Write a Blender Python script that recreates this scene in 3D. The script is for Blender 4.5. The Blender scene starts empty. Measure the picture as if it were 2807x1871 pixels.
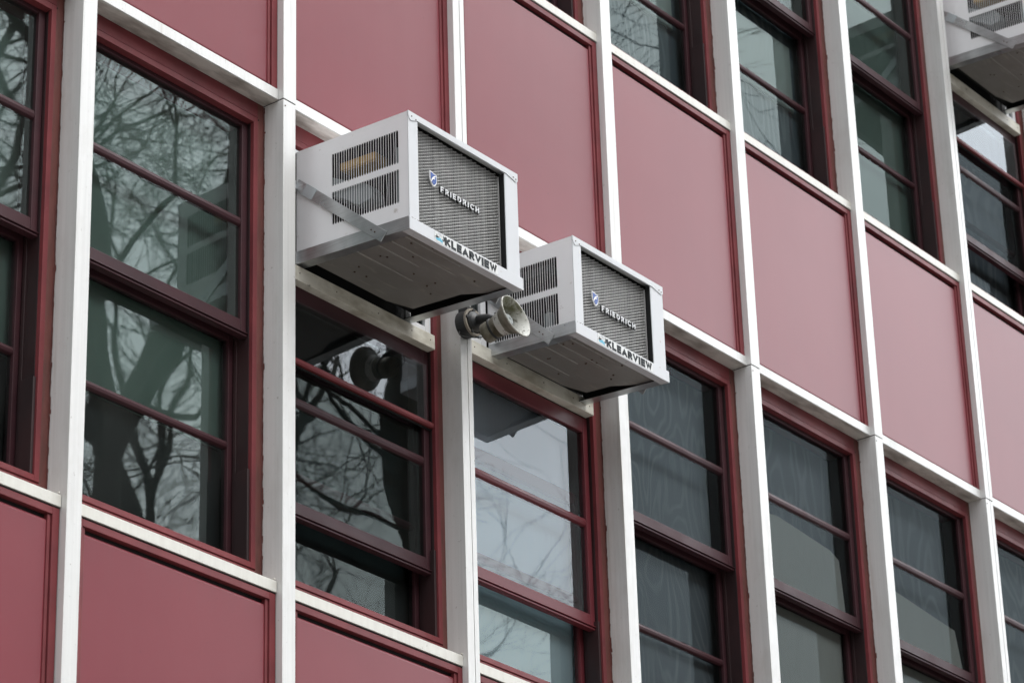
import bpy, bmesh, math, random
from mathutils import Vector, Matrix

D = bpy.data
SC = bpy.context.scene
COL = SC.collection
GZ = 8.23            # height of the window-head joint line above the ground
W = 1.2              # bay width
FH = 3.597           # storey height
PW = 0.0816          # post face width
YF = 0.108           # face of the window frames (facade plane y=0 is the post face)
R = math.radians

# ------------------------------------------------------------------ materials
def new_mat(name):
    m = D.materials.new(name); m.use_nodes = True
    nt = m.node_tree
    b = nt.nodes['Principled BSDF']
    return m, nt, b

def N(nt, t, **kw):
    n = nt.nodes.new(t)
    for k, v in kw.items():
        if k in n.inputs: n.inputs[k].default_value = v
        else: setattr(n, k, v)
    return n

def noise_fac(nt, scale=(1, 1, 1), sc=5.0, detail=4.0, rough=.55, lo=.35, hi=.65, dist=0.0, world=True):
    """world-space noise squeezed to 0..1 between lo and hi"""
    if world:
        src = N(nt, 'ShaderNodeNewGeometry').outputs['Position']
    else:
        src = N(nt, 'ShaderNodeTexCoord').outputs['Object']
    mp = N(nt, 'ShaderNodeMapping'); mp.inputs['Scale'].default_value = scale
    nt.links.new(src, mp.inputs['Vector'])
    nz = N(nt, 'ShaderNodeTexNoise', Scale=sc, Detail=detail, Roughness=rough, Distortion=dist)
    nt.links.new(mp.outputs['Vector'], nz.inputs['Vector'])
    mr = N(nt, 'ShaderNodeMapRange')
    mr.inputs['From Min'].default_value = lo; mr.inputs['From Max'].default_value = hi
    nt.links.new(nz.outputs['Fac'], mr.inputs['Value'])
    return mr.outputs['Result']

def mix_col(nt, fac, a, b, mode='MIX'):
    n = N(nt, 'ShaderNodeMix', data_type='RGBA', blend_type=mode)
    for s, v in ((n.inputs[0], fac), (n.inputs[6], a), (n.inputs[7], b)):
        if hasattr(v, 'type') and hasattr(v, 'node'): nt.links.new(v, s)
        elif isinstance(v, (int, float)): s.default_value = v
        else: s.default_value = (*v, 1)
    return n.outputs[2]

def bump(nt, b, h, strength=.2, dist=.002):
    n = N(nt, 'ShaderNodeBump', Strength=strength, Distance=dist)
    nt.links.new(h, n.inputs['Height']); nt.links.new(n.outputs['Normal'], b.inputs['Normal'])

def paint(name, base, rough, metal=0.0, ior=1.5, layers=(), bumpf=None, coat=0, rvar=0):
    m, nt, b = new_mat(name)
    c = base
    b.inputs['Base Color'].default_value = (*base, 1)
    for (col, amt, kw) in layers:
        f = noise_fac(nt, **kw)
        mu = N(nt, 'ShaderNodeMath', operation='MULTIPLY'); nt.links.new(f, mu.inputs[0]); mu.inputs[1].default_value = amt
        c = mix_col(nt, mu.outputs[0], c, col)
    if layers: nt.links.new(c, b.inputs['Base Color'])
    b.inputs['Roughness'].default_value = rough
    b.inputs['Metallic'].default_value = metal
    b.inputs['IOR'].default_value = ior
    if coat:
        b.inputs['Coat Weight'].default_value = coat; b.inputs['Coat Roughness'].default_value = .12
    if rvar:
        f = noise_fac(nt, sc=9, lo=.3, hi=.7)
        mr = N(nt, 'ShaderNodeMapRange'); nt.links.new(f, mr.inputs['Value'])
        mr.inputs['To Min'].default_value = rough - rvar; mr.inputs['To Max'].default_value = rough + rvar
        nt.links.new(mr.outputs['Result'], b.inputs['Roughness'])
    if bumpf:
        bump(nt, b, noise_fac(nt, **bumpf[0]), bumpf[1], bumpf[2])
    return m

M = {}
STREAK = dict(scale=(70, 70, 1.2), sc=1.0, detail=5, lo=.38, hi=.68)
STAIN = dict(scale=(6, 6, 2.2), sc=1.0, detail=6, rough=.65, lo=.52, hi=.74)
SPECK = dict(scale=(1, 1, 1), sc=55, detail=3, rough=.7, lo=.66, hi=.74)
M['white'] = paint('weathered white aluminium', (.71, .71, .695), .42, .15, layers=(
    ((.60, .60, .585), .5, STREAK), ((.46, .44, .40), .38, STAIN), ((.30, .28, .25), .6, SPECK), ((.34, .29, .22), .45, dict(scale=(24, 24, 1.0), sc=1.0, detail=6, rough=.6, lo=.60, hi=.78))),
    bumpf=(STREAK, .08, .002), rvar=.08)
M['soffit'] = paint('soffit aluminium with dirt', (.70, .68, .63), .5, .1, layers=(
    ((.24, .22, .19), .8, dict(scale=(3, 9, 3), sc=2.0, detail=6, lo=.42, hi=.7)), ((.55, .55, .52), .3, SPECK)))
M['sillwhite'] = paint('cream sill aluminium', (.69, .68, .625), .45, .1, layers=(
    ((.56, .54, .49), .4, dict(scale=(33, 3, 1.5), sc=1.0, detail=4, lo=.4, hi=.7)), ((.30, .28, .24), .5, SPECK)))
M['red'] = paint('dark red window paint', (.20, .042, .047), .42, 0, ior=1.3, layers=(
    ((.105, .026, .030), .6, dict(scale=(2, 2, 2), sc=2.0, lo=.4, hi=.68)), ((.30, .12, .12), .35, dict(scale=(1, 1, 1), sc=90, detail=2, lo=.70, hi=.76))), rvar=.07)
M['track'] = paint('dark dirty sash track with painted shade', (.022, .010, .011), .5, 0, layers=(((.045, .016, .017), .6, dict(scale=(3, 3, 1.5), sc=2.0, lo=.4, hi=.66)),))  # frame red darkened for shade in the recess as well as dirt
M['redsash'] = paint('chalky maroon sash paint', (.058, .022, .027), .45, 0, ior=1.3, layers=(
    ((.040, .018, .022), .7, dict(scale=(2, 2, 5), sc=1.7, lo=.4, hi=.66)),), rvar=.07)
M['redlit'] = paint('red sash paint with light painted in', (.155, .030, .038), .35, 0, ior=1.35, layers=(
    ((.11, .026, .032), .5, dict(scale=(2, 2, 4), sc=1.7, lo=.4, hi=.66)),))  # brighter copy of the sash red, its light put into the colour
M['redouter'] = paint('red brown caulked frame edge', (.15, .042, .034), .6, 0, layers=(
    ((.085, .030, .024), .7, dict(scale=(20, 20, 6), sc=1.0, lo=.4, hi=.66)),), bumpf=(dict(scale=(30, 30, 12), sc=1), .5, .003))
M['caulk'] = paint('ragged caulk', (.20, .10, .075), .8, 0, layers=(((.05, .03, .025), .9, dict(scale=(40, 40, 14), sc=1.0, lo=.4, hi=.62)),))
M['dark'] = paint('dark gap and shade fill', (.006, .006, .006), .8)  # black filler for joints and for shaded recesses
M['jamb'] = paint('dark interior jamb', (.035, .045, .043), .7)
M['alu'] = paint('mill aluminium', (.56, .58, .59), .34, .85, layers=(
    ((.40, .42, .43), .6, dict(scale=(2, 2, 2), sc=6, lo=.4, hi=.66)), ((.33, .33, .33), .4, dict(scale=(4, 4, 160), sc=1, lo=.45, hi=.7))), rvar=.08)
M['acwhite'] = paint('light grey sheet steel paint', (.81, .815, .825), .42, 0, layers=(
    ((.74, .75, .76), .5, dict(scale=(5, 5, 1.4), sc=1.4, lo=.42, hi=.7)), ((.32, .27, .22), .5, dict(scale=(1, 1, 1), sc=22, detail=6, lo=.66, hi=.76))), rvar=.06)
M['acfront'] = paint('white folded sheet front', (.60, .615, .635), .38, 0, layers=(
    ((.60, .61, .62), .5, dict(scale=(5, 5, 2), sc=2, lo=.42, hi=.7)), ((.30, .17, .10), .6, dict(scale=(1, 1, 1), sc=30, detail=6, lo=.68, hi=.76))))
M['pan'] = paint('grimy grey steel drip pan', (.24, .23, .215), .5, .25, layers=(
    ((.19, .18, .165), .6, dict(scale=(2.5, 3.5, 2), sc=2.5, detail=6, lo=.38, hi=.68)), ((.36, .34, .29), .5, dict(scale=(2, 9, 2), sc=3.5, lo=.58, hi=.72))))
M['fin'] = paint('grey expanded metal guard', (.80, .80, .78), .45, .05, layers=(
    ((.55, .55, .53), .5, dict(scale=(1, 1, 1), sc=14, detail=5, lo=.4, hi=.65)),))
M['finstrand'] = paint('grey guard strands', (.36, .36, .355), .5, .1)
M['fincore'] = paint('dusty condenser fins', (.30, .30, .295), .6, .1, layers=(
    ((.05, .05, .05), .8, dict(scale=(400, 1, 1), sc=1, lo=.4, hi=.6)),))
M['screw'] = paint('rusty screw heads', (.10, .06, .04), .6, .4)
M['foam'] = paint('tan foam strip', (.34, .225, .07), .8)
M['motor'] = paint('grey fan shroud', (.20, .225, .23), .5)
M['tape'] = paint('pale grey tape', (.50, .56, .58), .25, .2)
M['blue'] = paint('blue badge enamel', (.022, .075, .31), .25)
M['badgewhite'] = paint('white badge plastic', (.78, .79, .80), .3)
M['black'] = paint('black plastic', (.012, .013, .014), .4)
M['ink'] = paint('charcoal printed lettering', (.018, .023, .027), .75)
M['sticker'] = paint('white vinyl decal', (.66, .67, .66), .32)
M['cyan'] = paint('cyan print', (.10, .44, .60), .4)
M['palegrey'] = paint('pale grey print', (.48, .50, .53), .5)
M['trimwhite'] = paint('stained cream angle trim', (.76, .74, .65), .5, 0, layers=(
    ((.33, .29, .21), .7, dict(scale=(5, 5, 9), sc=1.4, detail=6, lo=.45, hi=.7)), ((.06, .05, .035), .9, dict(scale=(6, 6, 8), sc=2.2, detail=6, rough=.7, lo=.64, hi=.72))))
M['hornout'] = paint('grimy horn metal', (.29, .275, .22), .5, .3, layers=(
    ((.065, .055, .03), .9, dict(scale=(1, 1, 1), sc=11, detail=6, lo=.40, hi=.62)),), bumpf=(dict(sc=60), .2, .001))
def horn_in_mat():
    m, nt, b = new_mat('flaking white horn mouth with moss on the upper side')
    geo = N(nt, 'ShaderNodeNewGeometry'); sp_ = N(nt, 'ShaderNodeSeparateXYZ'); nt.links.new(geo.outputs['Position'], sp_.inputs[0])
    rt = N(nt, 'ShaderNodeMapRange'); nt.links.new(sp_.outputs['Z'], rt.inputs['Value'])
    rt.inputs['From Min'].default_value = GZ - .70; rt.inputs['From Max'].default_value = GZ - .63
    nz = noise_fac(nt, sc=13, detail=6, rough=.65, lo=.30, hi=.62)
    ad = N(nt, 'ShaderNodeMath', operation='MULTIPLY'); nt.links.new(rt.outputs['Result'], ad.inputs[0]); nt.links.new(nz, ad.inputs[1])
    c = mix_col(nt, noise_fac(nt, sc=46, detail=5, rough=.7, lo=.55, hi=.61), (.60, .60, .56), (.13, .12, .10))
    c = mix_col(nt, ad.outputs[0], c, (.085, .085, .035))  # upper side darkened for moss and for shade inside the mouth
    nt.links.new(c, b.inputs['Base Color']); b.inputs['Roughness'].default_value = .5
    return m
M['hornin'] = horn_in_mat()
M['hornrim'] = paint('worn pale horn rim', (.50, .50, .45), .45, .1, layers=(((.16, .15, .11), .8, dict(sc=24, detail=5, lo=.48, hi=.64)),))
M['horngrey'] = paint('grey horn core', (.22, .24, .23), .5)
M['boxblack'] = paint('black weathered junction box', (.018, .020, .021), .45, 0, layers=(((.06, .05, .035), .6, dict(sc=14, lo=.5, hi=.7)),))
M['rim'] = paint('worn brass grey ring', (.30, .27, .22), .45, .3)
M['cable'] = paint('black cable', (.012, .012, .012), .5)
M['bark'] = paint('grey brown bark', (.060, .055, .045), .9, 0, layers=(((.11, .12, .085), .6, dict(scale=(3, 3, 1), sc=3, detail=6, lo=.4, hi=.66)),))
M['ground'] = paint('pale worn concrete paving', (.20, .19, .175), .85, 0, layers=(((.12, .115, .105), .7, dict(sc=.6, detail=7, lo=.4, hi=.65)),))
M['asphalt'] = paint('asphalt', (.05, .05, .05), .9, 0, layers=(((.075, .074, .07), .7, dict(sc=3, detail=8, lo=.4, hi=.65)),))
M['brick'] = paint('plain rendered base wall', (.25, .12, .10), .85)
M['brickdark'] = paint('dark brown brick wall', (.085, .05, .04), .9, 0, layers=(((.05, .035, .03), .6, dict(scale=(3, 3, 12), sc=1.5, lo=.4, hi=.66)),))
M['roomwall'] = paint('pale green room wall', (.33, .40, .35), .8)
M['lampwhite'] = paint('white ceiling light housing', (.55, .58, .55), .5)

def panel_mat():
    m, nt, b = new_mat('oxblood enamel panel')
    f = noise_fac(nt, scale=(1, 1, 1), sc=1.1, detail=3, lo=.35, hi=.65)
    c = mix_col(nt, f, (.196, .028, .040), (.216, .034, .046))
    f2 = noise_fac(nt, scale=(12, 12, 1.1), sc=1.0, detail=3, lo=.40, hi=.90)
    mu = N(nt, 'ShaderNodeMath', operation='MULTIPLY'); nt.links.new(f2, mu.inputs[0]); mu.inputs[1].default_value = .03
    c = mix_col(nt, mu.outputs[0], c, (.28, .12, .12))
    f3 = noise_fac(nt, scale=(1, 1, 1), sc=38, detail=3, lo=.71, hi=.75)
    mu = N(nt, 'ShaderNodeMath', operation='MULTIPLY'); nt.links.new(f3, mu.inputs[0]); mu.inputs[1].default_value = .3
    c = mix_col(nt, mu.outputs[0], c, (.10, .02, .03))
    oi = N(nt, 'ShaderNodeObjectInfo')                     # panel-to-panel fading
    fv = N(nt, 'ShaderNodeMapRange'); nt.links.new(oi.outputs['Random'], fv.inputs['Value']); fv.inputs['To Min'].default_value = .94; fv.inputs['To Max'].default_value = 1.06
    c = mix_col(nt, 1.0, c, fv.outputs['Result'], 'MULTIPLY')
    tcn = N(nt, 'ShaderNodeTexCoord'); sx_ = N(nt, 'ShaderNodeSeparateXYZ'); nt.links.new(tcn.outputs['Object'], sx_.inputs[0])
    for z0_, z1_, sc_ in ((.30, .06, (14, 14, .9)), (1.12, 1.33, (26, 26, .7))):   # dust on the lower edge, run marks under the ledge
        er = N(nt, 'ShaderNodeMapRange', interpolation_type='SMOOTHSTEP'); nt.links.new(sx_.outputs['Z'], er.inputs['Value'])
        er.inputs['From Min'].default_value = z0_; er.inputs['From Max'].default_value = z1_
        fn = noise_fac(nt, scale=sc_, sc=1.0, detail=3, lo=.25, hi=.80)
        mm = N(nt, 'ShaderNodeMath', operation='MULTIPLY'); nt.links.new(er.outputs['Result'], mm.inputs[0]); nt.links.new(fn, mm.inputs[1])
        m3 = N(nt, 'ShaderNodeMath', operation='MULTIPLY'); nt.links.new(mm.outputs[0], m3.inputs[0]); m3.inputs[1].default_value = .10
        c = mix_col(nt, m3.outputs[0], c, (.10, .055, .055))
    nt.links.new(c, b.inputs['Base Color'])
    b.inputs['Roughness'].default_value = .28
    b.inputs['IOR'].default_value = 1.385
    h = noise_fac(nt, scale=(1, 1, 1), sc=1.6, detail=2, lo=.2, hi=.8)
    bump(nt, b, h, .05, .01)
    return m
M['panel'] = panel_mat()

def glass_mat(name, refl, ior=1.58, tint=(.85, .93, .935), rough=.012, wav=.028, dirt=.04, rt=(.86, 1, .98)):
    """thin window pane: looks through a tinted sheet, mirrors by Fresnel, a film of dust"""
    m, nt, b = new_mat(name)
    nt.nodes.remove(b)
    out = nt.nodes['Material Output']
    tr = N(nt, 'ShaderNodeBsdfTransparent'); tr.inputs['Color'].default_value = (*tint, 1)
    gl = N(nt, 'ShaderNodeBsdfGlossy', Roughness=rough); gl.inputs['Color'].default_value = (refl * rt[0], refl * rt[1], refl * rt[2], 1)
    df = N(nt, 'ShaderNodeBsdfDiffuse'); df.inputs['Color'].default_value = (.45, .47, .45, 1)
    fr = N(nt, 'ShaderNodeFresnel', IOR=ior)
    h = noise_fac(nt, scale=(1, 1, 1), sc=1.7, detail=1.0, lo=.0, hi=1.0)
    bp = N(nt, 'ShaderNodeBump', Strength=wav, Distance=.05)
    nt.links.new(h, bp.inputs['Height']); nt.links.new(bp.outputs['Normal'], gl.inputs['Normal'])
    m1 = N(nt, 'ShaderNodeMixShader'); nt.links.new(fr.outputs[0], m1.inputs[0])
    nt.links.new(tr.outputs[0], m1.inputs[1]); nt.links.new(gl.outputs[0], m1.inputs[2])
    dm = N(nt, 'ShaderNodeMath', operation='MULTIPLY'); dm.inputs[1].default_value = dirt
    dn = noise_fac(nt, scale=(3, 3, 1), sc=2.0, detail=6, lo=.2, hi=.8); nt.links.new(dn, dm.inputs[0])
    m2 = N(nt, 'ShaderNodeMixShader'); nt.links.new(dm.outputs[0], m2.inputs[0])
    nt.links.new(m1.outputs[0], m2.inputs[1]); nt.links.new(df.outputs[0], m2.inputs[2])
    nt.links.new(m2.outputs[0], out.inputs['Surface'])
    return m
M['glass'] = glass_mat('window glass', .95)
M['glassnew'] = glass_mat('clear new glass', 1.0, ior=1.66, dirt=.015, rough=0, wav=.022, tint=(.92, .97, 1.0), rt=(.90, .96, 1.0))
M['glassdull'] = glass_mat('dull window glass', .16, dirt=.012, rough=.008, tint=(.985, .995, 1.0), rt=(.80, .95, 1.0))  # mirror tint turned down for weak reflections
M['glassmid'] = glass_mat('half dull window glass', .45, dirt=.02, rough=.008)  # mirror tint partly turned down

def wood_mat(name, base, ring, seed, freq=26.0, amt=.55, dim=1.0):
    """plywood sheet: contour lines of a stretched noise field read as cathedral grain"""
    m, nt, b = new_mat(name)
    src = N(nt, 'ShaderNodeNewGeometry').outputs['Position']
    mp = N(nt, 'ShaderNodeMapping'); mp.inputs['Scale'].default_value = (2.3, 1, .75); mp.inputs['Location'].default_value = (seed, seed * .7, seed * 1.3)
    nt.links.new(src, mp.inputs['Vector'])
    nz = N(nt, 'ShaderNodeTexNoise', Scale=1.25, Detail=2.2, Roughness=.42, Distortion=.35)
    nt.links.new(mp.outputs['Vector'], nz.inputs['Vector'])
    mu = N(nt, 'ShaderNodeMath', operation='MULTIPLY'); nt.links.new(nz.outputs['Fac'], mu.inputs[0]); mu.inputs[1].default_value = freq * 6.283
    sn = N(nt, 'ShaderNodeMath', operation='SINE'); nt.links.new(mu.outputs[0], sn.inputs[0])
    mr = N(nt, 'ShaderNodeMapRange'); nt.links.new(sn.outputs[0], mr.inputs['Value'])
    mr.inputs['From Min'].default_value = .1; mr.inputs['From Max'].default_value = 1
    fine = noise_fac(nt, scale=(60, 60, 2.0), sc=1.0, detail=5, lo=.3, hi=.7)
    big = noise_fac(nt, scale=(1, 1, .6), sc=2.0, detail=4, lo=.3, hi=.7)
    am = N(nt, 'ShaderNodeMath', operation='MULTIPLY'); nt.links.new(mr.outputs['Result'], am.inputs[0]); nt.links.new(big, am.inputs[1])
    a2 = N(nt, 'ShaderNodeMath', operation='MULTIPLY'); nt.links.new(am.outputs[0], a2.inputs[0]); a2.inputs[1].default_value = amt
    c = mix_col(nt, a2.outputs[0], base, ring)
    cld = noise_fac(nt, scale=(3.5, 1, 1.2), sc=1.0, detail=5, lo=.35, hi=.7)
    fc = N(nt, 'ShaderNodeMath', operation='MULTIPLY'); nt.links.new(cld, fc.inputs[0]); fc.inputs[1].default_value = .45 * dim
    c = mix_col(nt, fc.outputs[0], c, tuple(x * .72 for x in base))
    f2 = N(nt, 'ShaderNodeMath', operation='MULTIPLY'); nt.links.new(fine, f2.inputs[0]); f2.inputs[1].default_value = .3 * dim
    c = mix_col(nt, f2.outputs[0], c, tuple(x * .55 for x in base))
    f3 = N(nt, 'ShaderNodeMath', operation='MULTIPLY'); nt.links.new(big, f3.inputs[0]); f3.inputs[1].default_value = .35 * dim
    c = mix_col(nt, f3.outputs[0], c, tuple(x * .6 for x in base))
    nt.links.new(c, b.inputs['Base Color']); b.inputs['Roughness'].default_value = .6
    return m
M['ply'] = wood_mat('slate painted plywood', (.26, .33, .36), (.62, .70, .73), 3.1, freq=16, amt=.9, dim=.8)
M['ply2'] = wood_mat('grey painted plywood', (.25, .31, .345), (.58, .66, .70), 8.3, freq=13, amt=.9, dim=.8)
M['palesheet'] = wood_mat('pale green grained sheet', (.82, .90, .83), (.66, .76, .68), 5.7, freq=22, amt=.35, dim=.25)
M['shadegreen'] = paint('sage green shade', (.33, .44, .37), .8, 0, layers=(((.24, .33, .275), .6, dict(scale=(1.5, 1, .8), sc=2, lo=.35, hi=.65)),))
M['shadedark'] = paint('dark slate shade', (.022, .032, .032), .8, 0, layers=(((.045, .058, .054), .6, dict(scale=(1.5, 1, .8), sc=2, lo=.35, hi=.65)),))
M['shadepale'] = paint('pale blue grey shade', (.84, .92, .97), .7, 0, layers=(((.76, .85, .90), .4, dict(scale=(40, 1, .7), sc=1, detail=4, lo=.4, hi=.68)),))

# ------------------------------------------------------------------ mesh helpers
class MB:
    def __init__(s): s.v = []; s.f = []; s.mi = []
    def add(s, vs, fs, mi=0):
        n = len(s.v); s.v += [tuple(v) for v in vs]
        s.f += [tuple(i + n for i in f) for f in fs]; s.mi += [mi] * len(fs)
        return s
    def box(s, x0, x1, y0, y1, z0, z1, mi=0):
        if x0 > x1: x0, x1 = x1, x0
        if y0 > y1: y0, y1 = y1, y0
        if z0 > z1: z0, z1 = z1, z0
        vs = [(x, y, z) for z in (z0, z1) for y in (y0, y1) for x in (x0, x1)]
        return s.add(vs, [(0, 2, 3, 1), (4, 5, 7, 6), (0, 1, 5, 4), (2, 6, 7, 3), (0, 4, 6, 2), (1, 3, 7, 5)], mi)
    def prism_x(s, x0, x1, prof, mi=0):
        """prof: list of (y,z), extruded along x"""
        n = len(prof)
        vs = [(x0, y, z) for y, z in prof] + [(x1, y, z) for y, z in prof]
        fs = [tuple(range(n)), tuple(range(2 * n - 1, n - 1, -1))]
        fs += [(i, i + n, (i + 1) % n + n, (i + 1) % n) for i in range(n)]
        return s.add(vs, fs, mi)
    def prism_y(s, y0, y1, prof, mi=0):
        """prof: list of (x,z), extruded along y"""
        n = len(prof)
        vs = [(x, y0, z) for x, z in prof] + [(x, y1, z) for x, z in prof]
        fs = [tuple(range(n)), tuple(range(2 * n - 1, n - 1, -1))]
        fs += [(i, i + n, (i + 1) % n + n, (i + 1) % n) for i in range(n)]
        return s.add(vs, fs, mi)
    def tube(s, pts, rad, n=8, mi=0, cap=True):
        rings = []
        for i, p in enumerate(pts):
            p = Vector(p)
            a = Vector(pts[max(i - 1, 0)]); b = Vector(pts[min(i + 1, len(pts) - 1)])
            t = (b - a).normalized()
            u = t.orthogonal().normalized() if i == 0 else (u0 - t * u0.dot(t)).normalized()
            u0 = u; w = t.cross(u)
            r = rad[i] if isinstance(rad, (list, tuple)) else rad
            rings.append([p + (u * math.cos(2 * math.pi * k / n) + w * math.sin(2 * math.pi * k / n)) * r for k in range(n)])
        vs = [v for rg in rings for v in rg]; fs = []
        for i in range(len(pts) - 1):
            for k in range(n):
                k2 = (k + 1) % n
                fs.append((i * n + k, i * n + k2, (i + 1) * n + k2, (i + 1) * n + k))
        if cap:
            fs.append(tuple(range(n - 1, -1, -1))); fs.append(tuple((len(pts) - 1) * n + k for k in range(n)))
        return s.add(vs, fs, mi)
    def lathe(s, o, axis, prof, n=40, mi=0):
        """prof: list of (distance along axis, radius)"""
        o = Vector(o); a = Vector(axis).normalized(); u = a.orthogonal().normalized(); w = a.cross(u)
        vs = []; fs = []
        for d, r in prof:
            for k in range(n):
                an = 2 * math.pi * k / n
                vs.append(o + a * d + (u * math.cos(an) + w * math.sin(an)) * r)
        for i in range(len(prof) - 1):
            for k in range(n):
                k2 = (k + 1) % n
                fs.append((i * n + k, i * n + k2, (i + 1) * n + k2, (i + 1) * n + k))
        return s.add(vs, fs, mi)
    def warp(s, fn):
        s.v = [tuple(fn(*v)) for v in s.v]; return s
    def mesh(s, name, mats, smooth=False, fix=True):
        me = D.meshes.new(name)
        me.from_pydata(s.v, [], s.f)
        for m in (mats if isinstance(mats, (list, tuple)) else [mats]): me.materials.append(m)
        me.polygons.foreach_set('material_index', s.mi)
        if smooth: me.polygons.foreach_set('use_smooth', [True] * len(me.polygons))
        if fix:
            bm = bmesh.new(); bm.from_mesh(me)
            bmesh.ops.recalc_face_normals(bm, faces=bm.faces); bm.to_mesh(me); bm.free()
        me.update()
        return me
    def build(s, name, mats, parent=None, loc=(0, 0, 0), bevel=0, smooth=False, label=None, fix=True):
        return put(name, s.mesh(name, mats, smooth, fix), parent, loc, bevel, label)

def put(name, me, parent=None, loc=(0, 0, 0), bevel=0, label=None):
    o = D.objects.new(name, me); COL.objects.link(o)
    o.location = loc
    if parent: o.parent = parent
    if label: o['label'] = label
    if bevel:
        b = o.modifiers.new('edge', 'BEVEL'); b.width = bevel; b.segments = 5 if bevel > .01 else 2; b.limit_method = 'ANGLE'; b.angle_limit = R(40)
        b.harden_normals = False
    return o

def thing(name, label, cat, loc=(0, 0, 0), group=None):
    o = D.objects.new(name, None); COL.objects.link(o); o.location = loc
    o.empty_display_size = .2
    o['label'] = label; o['category'] = cat
    if group: o['group'] = group
    return o

# ------------------------------------------------------------------ ground
g = MB().add([(-300, -300, 0), (300, -300, 0), (300, 300, 0), (-300, 300, 0)], [(0, 1, 2, 3)]).build('ground', M['ground'])
g['kind'] = 'structure'
rd = MB().add([(-300, -21, .004), (300, -21, .004), (300, -12.5, .004), (-300, -12.5, .004)], [(0, 1, 2, 3)]).build('road', M['asphalt'])
rd['kind'] = 'structure'

# ------------------------------------------------------------------ the building
bld = thing('building', 'red and white panelled building facade with rows of tall sash windows', 'building', (0, 0, 0))
BAYS = range(-2, 9)          # bay k lies between post k and post k+1
def F(n): return GZ + n * FH

# posts (mullions): one piece per storey with an open joint at each head line
def post_x(k): return k * W + (-.008 if k in (2, 6) else 0)
def mullion(split):
    mb = MB()
    h = PW / 2
    for n in (-1, 0, 1):
        z0, z1 = n * FH + (.0035 if n > -1 else 0), (n + 1) * FH - .0005
        if n == 1: z1 = 2 * FH + .3
        if n == -1: z0 = -FH
        e = 0 if n >= 0 else .002
        if split:
            mb.box(-h, .006, 0 + e, .118, z0, z1); mb.box(.010, h, 0 + e, .118, z0, z1)
            mb.box(.005, .011, .012, .117, z0, z1, 1)
        else:
            mb.box(-h + e, h - e, e, .118, z0, z1)
            # shallow roll lines on the face
    for z in (0, FH):
        mb.box(-h + .004, h - .004, .004, .117, z - .004, z + .008, 1)
        mb.tube([(-h + .012, .001, z - .03), (-h + .012, -.0015, z - .03)], .0035, 8, 2)
    return mb.mesh('mullion', [M['white'], M['dark'], M['screw']])
mesh_plain, mesh_split = mullion(False), mullion(True)
for k in range(-2, 10):
    put('mullion', mesh_split if k in (2, 6) else mesh_plain, bld, (post_x(k), 0, GZ), .0025)

# horizontal bars, panels, windows: local x measured from post k
XL, XR = PW / 2 + .0005, W - PW / 2 - .0005
def head_bar():
    return MB().box(XL, XR, .0285, .116, .003, .053).box(XL + .002, XR - .002, .034, .115, .0005, .0035, 1).mesh('transom', [M['white'], M['soffit']])
def sill_bar():
    mb = MB().prism_x(XL, XR, [(.0285, -2.232), (.0285, -2.186), (.034, -2.182), (.112, -2.176), (.112, -2.232)])
    mb.box(XL, XR, .034, .110, -2.2375, -2.2325, 1)  # black strip for the shadow line under the sill
    mb.tube([(XR - .012, .0275, -2.176), (XR - .012, .036, -2.176)], .004, 8, 0)
    return mb.mesh('transom', [M['sillwhite'], M['dark']])
def panel_mesh():
    # z from the head bar of this storey (.053) up to the sill bar of the storey above
    z0, z1 = .053, FH - 2.238
    return MB().box(.085, W - .085, .046, .075, z0 + .010, z1 - .048).mesh('spandrel_panel', M['panel'], smooth=False)
def panel_trim():
    z0, z1 = .0535, FH - 2.238
    mb = MB()
    mb.box(1.122, XR - .0015, .034, .07, z0, z1); mb.box(XL + .0015, .078, .034, .07, z0, z1)
    mb.box(1.103, 1.119, .041, .07, z0 + .014, z1 - .0305); mb.box(.081, .097, .041, .07, z0 + .014, z1 - .0305)
    mb.box(.0785, 1.1215, .034, .07, z1 - .030, z1 - .001); mb.box(.0785, 1.1215, .060, .078, z1 - .055, z1 - .030, 1)  # black strip for the shadow under the top trim
    mb.prism_x(.0785, 1.1215, [(.034, z0), (.034, z0 + .004), (.046, z0 + .014), (.07, z0 + .014), (.07, z0)])
    mb.box(1.1185, 1.1225, .05, .069, z0, z1, 1)
    return mb.mesh('trim', [M['red'], M['dark']])
hb, sb, pm, pt = head_bar(), sill_bar(), panel_mesh(), panel_trim()
for n in (-1, 0, 1):
    for k in BAYS:
        put('transom', hb, bld, (k * W, 0, F(n)), .002)
        put('transom', sb, bld, (k * W, 0, F(n)), .0015)
        if n == 1: continue
        p = put('spandrel_panel', pm, bld, (k * W, 0, F(n)), .014)
        put('trim', pt, p, (0, 0, 0), .0015)
for k in BAYS:                # lowest and topmost panel rows
    p = put('spandrel_panel', pm, bld, (k * W, 0, F(1)), .014); put('trim', pt, p, (0, 0, 0), .0015)

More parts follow.
